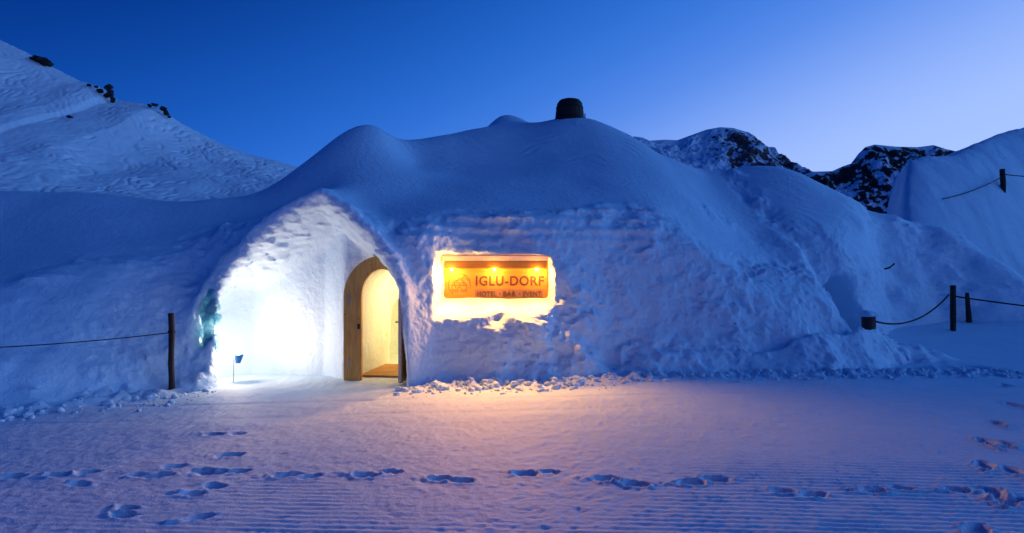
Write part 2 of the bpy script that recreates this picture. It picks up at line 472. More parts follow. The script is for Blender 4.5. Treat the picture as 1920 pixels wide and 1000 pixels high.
def field(x, y, z, hxy):
    """negative inside the snow; also returns how rough the surface is there"""
    f_top = (z - hxy) * 0.8
    zz = np.maximum(z, 0)
    yw = wall_base(x) + wall_lean(x) * zz
    f_wall = (yw - y) * 0.93
    f_nose = (x - (7.25 - 0.25 * zz)) * 0.9
    A = smax(smax(f_top, f_wall, 0.22), f_nose, 0.35)
    # the dome on the right with its undercut face
    yb = np.interp(x, [5.0, 6.3, 7.6, 8.7, 10.0, 12.0, 15.0], [12.6, 12.75, 12.85, 13.6, 14.8, 15.5, 15.6]) + 0.30 * zz - 0.35 * sstep(1.2, 2.0, z) * sstep(10.5, 8.5, x)
    B = smax(smax(f_top, (yb - y) * 0.85, 0.45), 4.2 - x, 0.3)
    f = smin(A, B, 0.08)
    gap = (np.sqrt(((x - 7.8 + 0.25 * (z - 0.7)) / 0.72) ** 2 + ((y - 13.4) / 1.55) ** 2 + ((z - 0.6) / 1.2) ** 2) - 1) * 0.72
    f = smax(f, -gap, 0.12)
    # hood of snow standing proud round the porch mouth
    yf = 9.10 + 0.09 * zz + 0.10 * np.maximum(-3.2 - x, 0) + 1.3 * np.maximum(x + 1.70, 0)
    ps0 = poly_sdf(x.astype(np.float32), z.astype(np.float32), MOUTH)
    off = np.interp(x, [-5.2, -4.6, -3.2, -1.6], [0.42, 0.30, 0.18, 0.24])
    hood = smax(smax(ps0 - off, yf - y, 0.10), y - 12.2, 0.2)
    f = smin(f, hood, 0.22)
    rough = sstep(0.5, -0.05, np.abs(np.maximum(f_wall, f_nose) - f))
    rough = np.maximum(rough, 0.75 * sstep(0.5, -0.05, np.abs((yb - y) * 0.85 - f)) * (x > 4.5))
    rough = np.where(np.abs(hood - f) < 0.2, np.minimum(rough, 0.32), rough)
    # talus at the foot of the wall
    base = wall_base(x)
    th = np.interp(x, [-8, -5.4, -4.9, -4.3, -1.9, -1.2, 1, 3, 5, 6.8, 7.6, 8.6, 9.6, 10.2], [.10, .18, .30, -.3, -.3, .28, .32, .36, .55, .78, .66, .34, .1, -.3])
    tw = np.interp(x, [-8, -4.9, -1.2, 1, 3, 5, 6.8, 10], [.8, .5, .42, .40, .45, .7, .85, .85])
    talus = (z + 0.3 - (th + 0.3) * np.maximum(0, 1 - np.abs(y - base - 0.12) / tw)) * 0.7
    f = smin(f, talus, 0.12)
    rough = np.maximum(rough, sstep(0.3, 0.0, np.abs(talus - f)) * 0.8)
    # porch
    t = np.clip((y - yf) / 1.1, 0, 1)
    left = np.where(x < -4.1, 1 + 0.62 * sstep(0.03, 0.42, t), 1.0)
    px = -4.1 + (x + 4.1) / left
    pz = z / (1 - 0.20 * t)
    ps = poly_sdf(px.astype(np.float32), pz.astype(np.float32), MOUTH)
    yback = np.interp(x, [-5.6, -4.8, -3.4, -2.95, -1.5], [10.15, 10.55, 10.3, 9.92, 9.92]) + 0.05 * zz
    porch = smax(ps, (y - yback) * 0.95, 0.18)
    porch_rough = sstep(0.35, 0.0, np.abs(ps - porch)) * sstep(1.1, 1.8, z) * sstep(1.0, 0.6, t)
    # passage behind the door
    cx = -2.27 + 0.12 * (y - 9.9)
    tx = np.abs(x - cx) - 0.50
    tz = np.sqrt(np.maximum(x - cx, -9) ** 2 / 0.25 + (np.maximum(z - 1.35, 0) / 0.62) ** 2) - 1
    passage = smax(np.maximum(np.maximum(tx, tz * 0.5), 9.3 - y), y - 12.0, 0.1)
    room = (np.sqrt(((x + 1.2) / 1.9) ** 2 + ((y - 12.9) / 1.35) ** 2 + ((z - 0.5) / 1.75) ** 2) - 1) * 1.3
    cave = smin(passage, room, 0.1)
    # hole through the thin left flank, filled with ice
    hx, hy, hz = x + 5.06, y, z - 1.08
    hole = np.maximum(np.sqrt((hx / 0.16) ** 2 + (hz / 0.50) ** 2) - 1, -9) * 0.16
    hole = np.maximum(hole, np.maximum(8.4 - y, y - 10.0))
    # sign recess
    x0, x1, z0, z1 = NICHE
    dy_ = 10.36 - y
    q = np.maximum(np.maximum(np.maximum(-1.24 - 0.14 * dy_, -1.35) - x, x - 0.66 - 0.33 * dy_) * 0.95, np.maximum(1.41 - 0.47 * dy_ - z, z - np.minimum(2.10 + 0.36 * dy_, 2.215)) * 0.92)
    niche = np.maximum(q, np.maximum(y - NICHE_BACK, 8.0 - y))
    return f, rough, porch, porch_rough, np.minimum(cave, hole), niche

def axis(segs):
    out = [np.array([segs[0][0]])]
    for a, b, st in segs:
        n = max(1, int(round((b - a) / st)))
        out.append(np.linspace(a, b, n + 1)[1:])
    return np.concatenate(out).astype(np.float32)

def surface_nets(xs, ys, zs, f):
    ins = f < 0
    nx, ny, nz = f.shape
    cnt = np.zeros((nx - 1, ny - 1, nz - 1), np.int8)
    for a in (0, 1):
        for b in (0, 1):
            for c in (0, 1):
                cnt += ins[a:nx - 1 + a, b:ny - 1 + b, c:nz - 1 + c]
    act = np.argwhere((cnt > 0) & (cnt < 8))
    idm = np.full(cnt.shape, -1, np.int32)
    idm[act[:, 0], act[:, 1], act[:, 2]] = np.arange(len(act))
    P = np.zeros((len(act), 3)); W = np.zeros(len(act))
    I, J, K = act.T
    cor = [(a, b, c) for a in (0, 1) for b in (0, 1) for c in (0, 1)]
    for p in cor:
        for ax in range(3):
            if p[ax]: continue
            q = list(p); q[ax] = 1
            fa = f[I + p[0], J + p[1], K + p[2]]; fb = f[I + q[0], J + q[1], K + q[2]]
            m = (fa < 0) != (fb < 0)
            t = np.where(m, fa / np.where(m, fa - fb, 1), 0)
            A = np.stack([xs[I + p[0]], ys[J + p[1]], zs[K + p[2]]], 1)
            B = np.stack([xs[I + q[0]], ys[J + q[1]], zs[K + q[2]]], 1)
            P += np.where(m[:, None], A + (B - A) * t[:, None], 0); W += m
    P /= W[:, None]
    Q = []
    for ax in range(3):
        sl0 = [slice(1, n - 1) for n in f.shape]; sl1 = list(sl0)
        sl0[ax] = slice(0, f.shape[ax] - 1); sl1[ax] = slice(1, f.shape[ax])
        a, b = ins[tuple(sl0)], ins[tuple(sl1)]
        e = np.argwhere(a != b)
        fl = a[e[:, 0], e[:, 1], e[:, 2]]
        off = np.array([1, 1, 1]); off[ax] = 0
        e = e + off
        u, v = [(1, 2), (2, 0), (0, 1)][ax]
        def cell(du, dv):
            c = e.copy(); c[:, u] -= du; c[:, v] -= dv
            return idm[c[:, 0], c[:, 1], c[:, 2]]
        q = np.stack([cell(1, 1), cell(0, 1), cell(0, 0), cell(1, 0)], 1)
        q = np.where(fl[:, None], q, q[:, ::-1])
        Q.append(q[(q >= 0).all(1)])
    return P, np.concatenate(Q)

def vnormals(V, Q):
    n = np.cross(V[Q[:, 2]] - V[Q[:, 0]], V[Q[:, 3]] - V[Q[:, 1]])
    N = np.zeros_like(V)
    for k in range(4):
        for c in range(3):
            N[:, c] += np.bincount(Q[:, k], n[:, c], len(V))
    return N / (np.linalg.norm(N, axis=1)[:, None] + 1e-12)

def subdivide(V, Q):
    E = np.concatenate([np.sort(np.stack([Q[:, k], Q[:, (k + 1) % 4]], 1), 1) for k in range(4)])
    key = E[:, 0].astype(np.int64) * len(V) + E[:, 1]
    uq, inv = np.unique(key, return_inverse=True)
    ev = np.stack([uq // len(V), uq % len(V)], 1)
    n0, n1, nf = len(V), len(uq), len(Q)
    V2 = np.concatenate([V, V[ev].mean(1), V[Q].mean(1)])
    em = [n0 + inv[k * nf:(k + 1) * nf] for k in range(4)]
    fc = n0 + n1 + np.arange(nf)
    Q2 = np.concatenate([np.stack([Q[:, k], em[k], fc, em[k - 1]], 1) for k in range(4)])
    return V2, Q2

def smooth(V, Q, it, lam=0.5):
    for _ in range(it):
        S = np.zeros_like(V); C = np.zeros(len(V))
        for k in range(4):
            a, b = Q[:, k], Q[:, (k + 1) % 4]
            for c in range(3): S[:, c] += np.bincount(a, V[b, c], len(V)) + np.bincount(b, V[a, c], len(V))
            C += np.bincount(a, minlength=len(V)) + np.bincount(b, minlength=len(V))
        V = V + lam * (S / C[:, None] - V)
    return V

def build_snow_mass():
    xs = axis([(-14, -6.2, .16), (-6.2, 8.2, .048), (8.2, 16, .15)])
    ys = axis([(4.6, 8.2, .12), (8.2, 12.4, .048), (12.4, 17, .08), (17, 26, .2)])
    zs = axis([(-.5, -.1, .1), (-.1, 3.5, .048), (3.5, 7.6, .13)])
    X2, Y2 = np.meshgrid(xs, ys, indexing='ij')
    h2 = H(X2.astype(float), Y2.astype(float))
    h2 = h2 + 0.05 * fbm(X2, Y2, 0.0, 0.5, 2)
    h2 = h2 + 0.20 * np.exp(-((X2 + 3.50) / 1.0) ** 2 - ((Y2 - 13.6) / 1.0) ** 2) - 0.36 * np.exp(-((X2 + 2.45) / 0.55) ** 2 - ((Y2 - 13.9) / 1.0) ** 2)
    f = np.empty((len(xs), len(ys), len(zs)), np.float32)
    CH = 40
    for i in range(0, len(xs), CH):
        x, y, z = np.meshgrid(xs[i:i + CH], ys, zs, indexing='ij')
        hh = np.broadcast_to(h2[i:i + CH, :, None], x.shape)
        s, rough, porch, prough, cave, niche = field(x, y, z, hh)
        d = np.maximum(smax(s, -porch, 0.17), np.maximum(-cave, -niche))
        band = np.abs(d) < 0.4
        bx, by, bz = x[band], y[band], z[band]
        ro = rough[band]
        n = fbm(bx, by, bz * 1.25, 1.5, 3)
        n2 = fbm(bx + 31, by, bz * 1.6, 4.2, 2)
        strata = np.sin(2 * np.pi * (bz + 0.05 * perlin(bx * .7, by * .7, bz)) / 0.21) * sstep(2.2, 2.7, bz) * sstep(3.6, 3.0, bz) * sstep(-1.9, -1.2, bx)
        amp = ro * (0.105 * n + 0.06 * (0.35 - np.abs(n2)) * 1.6 + 0.045 * strata * sstep(3.4, 2.2, bx))
        patch = 0.55 + 1.0 * sstep(-0.35, 0.4, perlin(bx * 0.55, by * 0.4, bz * 0.8 + 3))
        amp = amp * patch + ro * 0.11 * perlin(bx * 0.75 + 4, by * 0.75, bz * 0.6)
        sb = s[band] + amp
        pr = prough[band]
        pn = 0.012 * n + pr * (0.10 * (np.abs(fbm(bx * 1.0, by * 1.2, bz * 2.2, 3.0, 2)) - 0.25))
        pb = porch[band] + pn
        cb = cave[band] + 0.02 * n
        nb = niche[band] + 0.014 * n2 + 0.008 * n
        d[band] = np.maximum(smax(sb, -pb, 0.17), np.maximum(-cb, -nb))
        f[i:i + CH] = d
    V, Q = surface_nets(xs, ys, zs, f)
    V = smooth(V, Q, 1, 0.4)
    # only the finely sampled part is refined once more
    V, Q = subdivide(V, Q)
    N = vnormals(V, Q)
    V = smooth(V, Q, 1, 0.5)
    steep = sstep(0.85, 0.45, N[:, 2]) * ((V[:, 1] < 12.6) | (V[:, 0] > 5.5)) * (V[:, 0] > -9)
    porch_in = (V[:, 0] > -5.7) & (V[:, 0] < -1.9) & (V[:, 1] > 9.45 + 0.09 * V[:, 2])
    k = np.where(porch_in, 0.35, 1.0)
    fine = (0.35 + 0.9 * sstep(-0.3, 0.4, perlin(V[:, 0] * 0.9, V[:, 1] * 0.5, V[:, 2] * 1.3))) * 0.014 * fbm(V[:, 0], V[:, 1], V[:, 2], 7.5, 2) + 0.009 * fbm(V[:, 0], V[:, 1], V[:, 2], 19, 2)
    rip = 0.005 * np.sin(2 * np.pi * (V[:, 1] * 3.2 + 0.5 * V[:, 0] + 1.6 * perlin(V[:, 0] * 1.1, V[:, 1] * 1.1, 0.0))) * sstep(13, 14, V[:, 1]) * sstep(0.2, 0.5, perlin(V[:, 0] * .35, V[:, 1] * .35, 4.0) + 0.35)
    V = V + N * ((fine * k) * (0.12 + 0.88 * steep) + rip * (1 - steep))[:, None]
    N = vnormals(V, Q)
    C = V[Q].mean(1)
    yw = wall_base(C[:, 0])
    bank = C[:, 0] < -5.75
    dome = (C[:, 0] > 4.4) & (C[:, 1] > 12.0 + 0.0 * C[:, 0]) & (C[:, 0] > 4.4 + 0.25 * (C[:, 1] - 12))
    out = []
    for msk in (~bank & ~dome, bank, dome):
        q = Q[msk]
        u, inv = np.unique(q, return_inverse=True)
        out.append((V[u], inv.reshape(-1, 4), N[u]))
    return out

parts = build_snow_mass()
igloo = thing('igloo', 'big domed snow igloo with lit pointed porch and wooden arched door', 'igloo', (0, 12, 0))
def child(o, p):
    """parent while keeping the world position"""
    o.parent = p
    o.matrix_parent_inverse = Matrix.LocRotScale(p.location, p.rotation_euler, None).inverted()
    return o
child(mesh_np('snow_shell', parts[0][0], parts[0][1], M['snow'], normals=parts[0][2]), igloo)
struct(mesh_np('snow_bank', parts[1][0], parts[1][1], M['snow'], normals=parts[1][2]), 'smooth dark blue snow bank left of the lit porch')
tag(mesh_np('snow_dome', parts[2][0], parts[2][1], M['snow'], normals=parts[2][2]),
    'smaller rounded snow dome with undercut face behind the wooden stump', 'snow dome')


# ------------------------------------------------------------------ door and passage
def arch_pts(hw, zs, zt, n=20):
    """left foot, up, over the arch, down to the right foot"""
    pts = [(-hw, 0.0), (-hw, zs * 0.5), (-hw, zs)]
    for k in range(1, n):
        a = math.pi - math.pi * k / n
        pts.append((hw * math.cos(a), zs + (zt - zs) * math.sin(a)))
    return pts + [(hw, zs), (hw, zs * 0.5), (hw, 0.0)]

DX, DY, DYAW = -2.235, 9.80, R(3)
def arch_slab(name, outer, inner, y0, y1, mat, parent, bevel=0.006):
    bm = bmesh.new()
    rows = []
    for (ox, oz), (ix, iz) in zip(outer, inner):
        rows.append([bm.verts.new((ox, y0, oz)), bm.verts.new((ix, y0, iz)), bm.verts.new((ix, y1, iz)), bm.verts.new((ox, y1, oz))])
    for a, b in zip(rows, rows[1:]):
        for k in range(4):
            bm.faces.new((a[k], a[(k + 1) % 4], b[(k + 1) % 4], b[k]))
    bm.faces.new(rows[0][::-1]); bm.faces.new(rows[-1])
    bmesh.ops.recalc_face_normals(bm, faces=bm.faces)
    return obj_bm(name, bm, mat, parent)

frame = arch_slab('door_frame', arch_pts(0.645, 1.42, 2.13), arch_pts(0.345, 1.42, 1.90), -0.05, 0.06, M['door_wood'], None)
frame.location = (DX, DY, 0.02); frame.rotation_euler = (0, 0, DYAW)
child(frame, igloo)
frame['label'] = 'arched varnished pine door frame'
for zc in (0.28, 1.36):
    bm = bmesh.new(); bm_box(bm, (-0.56, -0.056, zc), (0.025, 0.01, 0.17), bevel=0.003); bm_box(bm, (-0.545, -0.058, zc + 0.06), (0.05, 0.012, 0.03), bevel=0.003)
    o = obj_bm('hinge', bm, M['metal'], frame)
bm = bmesh.new(); bm_box(bm, (-0.39, -0.056, 0.92), (0.04, 0.012, 0.09), bevel=0.004); bm_box(bm, (-0.385, -0.062, 0.92), (0.02, 0.012, 0.05))
obj_bm('latch_plate', bm, M['iron'], frame)

# open door leaf, seen almost edge on
leaf = bpy.data.objects.new('door', None)
bm = bmesh.new()
W_, T_ = 0.50, 0.045
prof = [(0, 0.03)] + [(W_ * (k / 14), 1.40 + 0.46 * math.sin(math.acos(min(1, abs(k / 14 * 2 - 1))))) for k in range(15)] + [(W_, 0.03)]
f0 = [bm.verts.new((x, -T_ / 2, z)) for x, z in prof]; f1 = [bm.verts.new((x, T_ / 2, z)) for x, z in prof]
bm.faces.new(f0); bm.faces.new(f1[::-1])
for k in range(len(prof)):
    bm.faces.new((f0[k], f1[k], f1[(k + 1) % len(prof)], f0[(k + 1) % len(prof)]))
bmesh.ops.recalc_face_normals(bm, faces=bm.faces)
leaf = obj_bm('door', bm, M['door_wood'])
leaf.location = (-1.81, 9.77, 0.02); leaf.rotation_euler = (0, 0, R(-92))
child(leaf, igloo)
leaf['label'] = 'arched wooden door leaf swung open, seen edge on'
bm = bmesh.new(); bm_box(bm, (W_ + 0.004, 0, 0.73), (0.008, 0.05, 1.36), bevel=0.002)
obj_bm('edge_strip', bm, M['door_edge'], leaf)
bm = bmesh.new(); bm_tube(bm, [(0.44, -0.02, 1.02), (0.44, -0.075, 1.02), (0.43, -0.085, 1.02), (0.34, -0.085, 1.025)], 0.009)
obj_bm('handle', bm, M['iron'], leaf, True)

# floor boards in the passage
for k in range(9):
    bm = bmesh.new(); bm_box(bm, (0, 0, 0), (0.94, 0.125, 0.03), bevel=0.004)
    o = obj_bm('floor_board', bm, M['board_wood'])
    yy = 10.12 + 0.155 * k
    o.location = (-2.27 + 0.12 * (yy - 9.9), yy, 0.035); o.rotation_euler = (0, 0, R(random.uniform(-1.5, 1.5)) - 0.12)
    child(o, igloo)

bas = thing('wicker_basket', 'small wicker basket with hoop handle standing inside the lit passage', 'basket', (-2.12, 11.45, 0.05))
bm = bmesh.new()
prev = None
for zc, r in ((0, .10), (.05, .125), (.10, .14), (.16, .145), (.165, .13), (.06, .11)):
    ring = [bm.verts.new((r * math.cos(t), r * math.sin(t), zc)) for t in [2 * math.pi * k / 16 for k in range(16)]]
    if prev:
        for k in range(16): bm.faces.new((prev[k], prev[(k + 1) % 16], ring[(k + 1) % 16], ring[k]))
    else: bm.faces.new(ring[::-1])
    prev = ring
bm.faces.new(prev)
obj_bm('bowl', bm, M['wicker'], bas, True)
bm = bmesh.new(); bm_tube(bm, [(0.13 * math.cos(t), 0, 0.15 + 0.14 * math.sin(t)) for t in [math.pi * k / 12 for k in range(13)]], 0.009)
obj_bm('handle', bm, M['wicker'], bas, True)

def point_light(name, loc, power, colr, radius):
    d = bpy.data.lights.new(name, 'POINT'); d.energy = power; d.color = colr; d.shadow_soft_size = radius
    o = bpy.data.objects.new(name, d); o.location = loc; col.objects.link(o)
    return o

# the lamp in the room behind the door, out of sight round the corner
point_light('passage_light', (-1.72, 11.35, 1.45), 6.0, (1.0, 0.45, 0.12), 0.08)
point_light('room_light', (-0.6, 12.6, 1.5), 9, (1.0, 0.42, 0.08), 0.10)

# ------------------------------------------------------------------ porch flood light on its stake
fl = thing('flood_light', 'small blue flood light on a thin stake in the white porch', 'lamp', (-4.65, 9.60, 0.03))
bm = bmesh.new(); bm_tube(bm, [(-0.05, 0, -0.1), (-0.045, 0, 0.2), (-0.035, -0.01, 0.42)], 0.007)
obj_bm('stake', bm, M['metal'], fl, True)
bm = bmesh.new()
prev = None
for zc, r in ((0.30, .028), (.305, .04), (.42, .068), (.445, .07)):
    ring = [bm.verts.new((0.03 + (zc - .3) * .12 + r * math.cos(t), r * 0.8 * math.sin(t), zc)) for t in [2 * math.pi * k / 14 for k in range(14)]]
    if prev:
        for k in range(14): bm.faces.new((prev[k], prev[(k + 1) % 14], ring[(k + 1) % 14], ring[k]))
    else: bm.faces.new(ring[::-1])
    prev = ring
bm.faces.new(prev)
obj_bm('housing', bm, M['blue'], fl, True)
bm = bmesh.new(); bm_tube(bm, [(0.01, 0, 0.455), (0.012, 0, 0.475), (0.04, 0, 0.49), (0.075, 0, 0.475), (0.08, 0, 0.455)], 0.006)
obj_bm('bracket', bm, M['metal'], fl, True)
bm = bmesh.new(); bmesh.ops.create_uvsphere(bm, u_segments=12, v_segments=8, radius=0.024)
bmesh.ops.transform(bm, matrix=Matrix.Translation((0.042, -0.01, 0.466)), verts=bm.verts)
obj_bm('lens', bm, M['lamp_white'], fl, True)
point_light('flood_lamp', (-4.63, 9.585, 0.585), 4.3, (1.0, 0.74, 0.56), 0.04)
fs_ = bpy.data.lights.new('flood_beam', 'SPOT'); fs_.energy = 10; fs_.color = (1.0, 0.74, 0.56); fs_.shadow_soft_size = 0.05
fs_.spot_size = R(172); fs_.spot_blend = 0.9
fo_ = bpy.data.objects.new('flood_beam', fs_); fo_.location = (-4.62, 9.58, 0.60); col.objects.link(fo_)
fo_.rotation_euler = (-Vector((0.80, 0.20, 0.55))).to_track_quat('Z', 'Y').to_euler()

# translucent ice lumps in the flank, lit from inside
k = 0
for i in range(64):
    zc = random.uniform(0.52, 1.55)
    xx = -5.06 + random.gauss(0, 0.095) - 0.05 * math.sin(zc * 5)
    if abs(xx + 5.06) > 0.24: continue
    yy = 9.33 + 0.09 * zc + 0.9 * max(0, -5.0 - xx)
    bm = bmesh.new(); bmesh.ops.create_icosphere(bm, subdivisions=2, radius=random.uniform(0.05, 0.09))
    sd = random.uniform(0, 50)
    for v in bm.verts:
        n = float(perlin(np.array(v.co.x * 9 + sd), np.array(v.co.y * 9), np.array(v.co.z * 9)))
        v.co *= 1 + 0.55 * n
    o = obj_bm('ice_lump', bm, M['ice'], None, True)
    o.scale = (1.25, 0.55, 1.15)
    o.location = (xx, yy + random.uniform(-0.02, 0.03), zc); o.rotation_euler = (random.uniform(-.3, .3), random.uniform(0, 6), random.uniform(-.3, .3))
    child(o, igloo)

# ------------------------------------------------------------------ the sign in its recess
SY = 10.36
x0, _, zt = at(832, 490, SY); x1, _, zb = at(1027, 559, SY)
zt2 = at(0, 479, SY)[2]
sw, scx = x1 - x0, (x0 + x1) / 2
sign = thing('sign', 'lit wooden sign reading IGLU-DORF in the snow recess', 'sign', (scx, SY, zb - 0.02))
def sgn(o): return child(o, sign)
bm = bmesh.new(); bm_box(bm, (scx, SY, (zt2 + zb) / 2 - 0.015), (sw, 0.04, zt2 - zb + 0.03), bevel=0.012)
sgn(obj_bm('board', bm, M['sign_wood']))
zf = at(0, 503, SY - .20)[2]; zft = at(0, 490, SY - .20)[2]
bm = bmesh.new(); bm_box(bm, (scx + .005, SY - 0.20, (zf + zft) / 2), (sw * 0.965, 0.025, (zft - zf) * 1.15), Matrix.Rotation(R(14), 3, 'X'), bevel=0.006)
sgn(obj_bm('fascia', bm, M['sign_wood']))
bm = bmesh.new(); bm_box(bm, (scx, SY - 0.235, zft + 0.052), (sw, 0.025, 0.105), Matrix.Rotation(R(24), 3, 'X'), bevel=0.008)
sgn(obj_bm('header_board', bm, M['pale_wood']))
for lx in (847, 927, 1007):
    p = at(lx, 505, SY - 0.165)
    bm = bmesh.new(); bmesh.ops.create_cone(bm, cap_ends=True, segments=16, radius1=0.034, radius2=0.028, depth=0.05,
                                            matrix=Matrix.Translation((p[0], p[1], p[2] + 0.035)))
    hd = sgn(obj_bm('lamp', bm, M['iron'], None, True))
    bm = bmesh.new(); bmesh.ops.create_uvsphere(bm, u_segments=12, v_segments=8, radius=0.026,
                                                matrix=Matrix.Translation((p[0], p[1], p[2])))
    o = obj_bm('lens', bm, M['lamp_warm'], None, True)
    o.parent = hd; o.matrix_parent_inverse = sign.matrix_world.inverted() if False else Matrix.Translation(sign.location).inverted() @ Matrix.Identity(4)
    o.matrix_parent_inverse = Matrix.Identity(4)
    point_light('sign_light', (p[0], p[1] - 0.02, p[2] - 0.035), 4.0, (1.0, 0.44, 0.07), 0.025)
    sd_ = bpy.data.lights.new('sign_spot', 'SPOT'); sd_.energy = 25; sd_.color = (1.0, 0.41, 0.085); sd_.shadow_soft_size = 0.025
    sd_.spot_size = R(150); sd_.spot_blend = 1.0
    so_ = bpy.data.objects.new('sign_spot', sd_); so_.location = (p[0], p[1] - 0.03, p[2] - 0.04)
    so_.rotation_euler = (R(-60), 0, 0); col.objects.link(so_)

def text_part(name, body, px0, px1, py0, py1, y, depth, mat, offset=0.0, space=1.0):
    cu = bpy.data.curves.new(name, 'FONT'); cu.body = body; cu.extrude = depth; cu.offset = offset; cu.space_character = space
    t = bpy.data.objects.new(name, cu); col.objects.link(t)
    dg = bpy.context.evaluated_depsgraph_get(); dg.update()
    me = bpy.data.meshes.new_from_object(t.evaluated_get(dg)); me.name = name
    bpy.data.objects.remove(t)
    co = np.empty(len(me.vertices) * 3); me.vertices.foreach_get('co', co); co = co.reshape(-1, 3)
    lo, hi = co.min(0), co.max(0)
    a, b = at(px0, py1, y), at(px1, py0, y)
    n = np.empty_like(co)
    n[:, 0] = a[0] + (co[:, 0] - lo[0]) / (hi[0] - lo[0]) * (b[0] - a[0])
    n[:, 2] = a[2] + (co[:, 1] - lo[1]) / (hi[1] - lo[1]) * (b[2] - a[2])
    n[:, 1] = y - co[:, 2]
    me.vertices.foreach_set('co', n.ravel()); me.update()
    me.materials.clear(); me.materials.append(mat)
    o = bpy.data.objects.new(name, me); col.objects.link(o)
    return sgn(o)
YF = SY - 0.02
text_part('lettering', 'IGLU-DORF', 892, 1019.5, 517.5, 536, YF, 0.006, M['letter'], 0.028, 1.12)
a, b = at(891, 558, YF), at(1018, 542.5, YF)
bm = bmesh.new(); bm_box(bm, ((a[0] + b[0]) / 2, YF - 0.002, (a[2] + b[2]) / 2), (b[0] - a[0], 0.01, b[2] - a[2]))
sgn(obj_bm('strip', bm, M['plate']))
text_part('lettering', 'HOTEL', 895, 931, 546.5, 556, YF - 0.009, 0.004, M['letter'], 0, 1.08)
text_part('lettering', 'BAR', 944, 967, 546.5, 556, YF - 0.009, 0.004, M['letter'], 0, 1.08)
text_part('lettering', 'EVENT', 981, 1015, 546.5, 556, YF - 0.009, 0.004, M['letter'], 0, 1.08)
for bx in (937, 974.5):
    p = at(bx, 551, YF - 0.009)
    bm = bmesh.new(); bm_box(bm, p, (0.02, 0.008, 0.02), Matrix.Rotation(R(45), 3, 'Y'))
    sgn(obj_bm('bullet', bm, M['letter']))
# round emblem: mountains over an igloo of blocks, engraved lines
ec = at(861.5, 534, YF - 0.001); er = 0.20
def eline(pts, closed=False):
    P = [(ec[0] + u * er, ec[1], ec[2] + v * er) for u, v in pts]
    if closed: P.append(P[0])
    bm = bmesh.new(); bm_tube(bm, P, 0.0042, 5)
    return sgn(obj_bm('emblem_line', bm, M['letter']))
eline([(math.cos(t), math.sin(t)) for t in np.linspace(-0.35, 4.1, 48)])
eline([(-.75, .25), (-.45, .48), (-.25, .36), (.0, .62), (.2, .45), (.42, .85), (.62, .5), (.85, .3)])
eline([(.68 * math.cos(t) - .02, .72 * math.sin(t) - .28) for t in np.linspace(0, math.pi, 26)])
for v in (-.05, .17):
    w = .68 * math.sqrt(max(0, 1 - ((v + .28) / .72) ** 2))
    eline([(-w - .02, v), (w - .02, v)])
for u, v0, v1 in ((-.35, -.28, -.05), (.05, -.05, .17), (-.22, .17, .36), (.3, .17, .33), (-.45, -.05, .17), (.4, -.05, .17)):
    eline([(u, v0), (u, v1)])
eline([(-.66, -.28), (-.66, -.62), (-.2, -.62), (-.2, -.36), (.0, -.2), (.2, -.36), (.2, -.62), (.66, -.62), (.66, -.28)])
eline([(.3, -.45), (.62, -.45)]); eline([(-.6, -.45), (-.25, -.45)])

# ------------------------------------------------------------------ posts and ropes
def post(name, label, loc, h, r, mat, lean=(0, 0), group=None, top_r=None, n=12):
    bm = bmesh.new()
    zsq = np.linspace(-0.35, h, 9)
    bm_tube(bm, [(lean[0] * max(z, 0) + 0.004 * math.sin(z * 9), lean[1] * max(z, 0) + 0.004 * math.cos(z * 7), z) for z in zsq],
            [(r + ((top_r or r) - r) * k / 8) * random.uniform(0.95, 1.05) for k in range(9)], n, 0.05)
    bmesh.ops.bevel(bm, geom=[e for e in bm.edges if all(v.co.z > h - 0.01 for v in e.verts)], offset=0.008, segments=1, affect='EDGES')
    o = obj_bm(name, bm, mat, None, False); o.location = loc
    return tag(o, label, 'post', group)

def rope(label, a, b, sag, r=0.012, n=28):
    a, b = Vector(a), Vector(b)
    pts = [a.lerp(b, t) - Vector((0, 0, sag * 4 * t * (1 - t))) for t in np.linspace(0, 1, n)]
    bm = bmesh.new(); bm_tube(bm, pts, r, 6)
    return tag(obj_bm('rope', bm, M['rope'], None, True), label, 'rope')

lp = at(321.5, 737, 8.72)
post('fence_post', 'slim round brown post standing beside the glowing ice left of the porch', (lp[0], lp[1], 0.0), 1.225, 0.042, M['dark_wood'])
r0 = at(319, 624, 8.69)
lp2 = (-7.6, 6.0, 0.0)
post('fence_post', 'slim round brown post out on the dark snow bank, holding the far rope end', (lp2[0], lp2[1], lp2[2]), 1.0, 0.042, M['dark_wood'])
rope('thin dark rope running from the slim post along the snow bank', (r0[0], r0[1], r0[2]), (lp2[0], lp2[1], 0.95), 0.07, 0.008)
bm = bmesh.new(); bm_tube(bm, [(lp[0] + 0.046 * math.cos(t), lp[1] + 0.046 * math.sin(t), r0[2] + 0.006 * t / 3) for t in np.linspace(0, 12.6, 30)], 0.008, 5)
tag(obj_bm('rope', bm, M['rope'], None, True), 'rope coil knotted round the slim post beside the porch', 'rope')

rp = at(1787, 620, 14.7)
post('fence_post', 'tall round dark post between two ropes on the right snow slope', rp, 1.17, 0.065, M['dark_wood'])
sp = at(1817, 604, 15.6)
post('fence_post', 'short tapering broken dark post leaning next to the tall post', sp, 0.80, 0.085, M['dark_wood'], (-0.07, 0), top_r=0.045)
# stump in the nose of the wall
st = at(1628, 622, 11.95)
post('stump', 'thick split wooden stump with snow cap at the end of the rough wall', (st[0], st[1], st[2] - 0.1), 0.42, 0.13, M['stump_wood'], n=16)
stump = bpy.context.scene.objects['stump']; stump['category'] = 'stump'
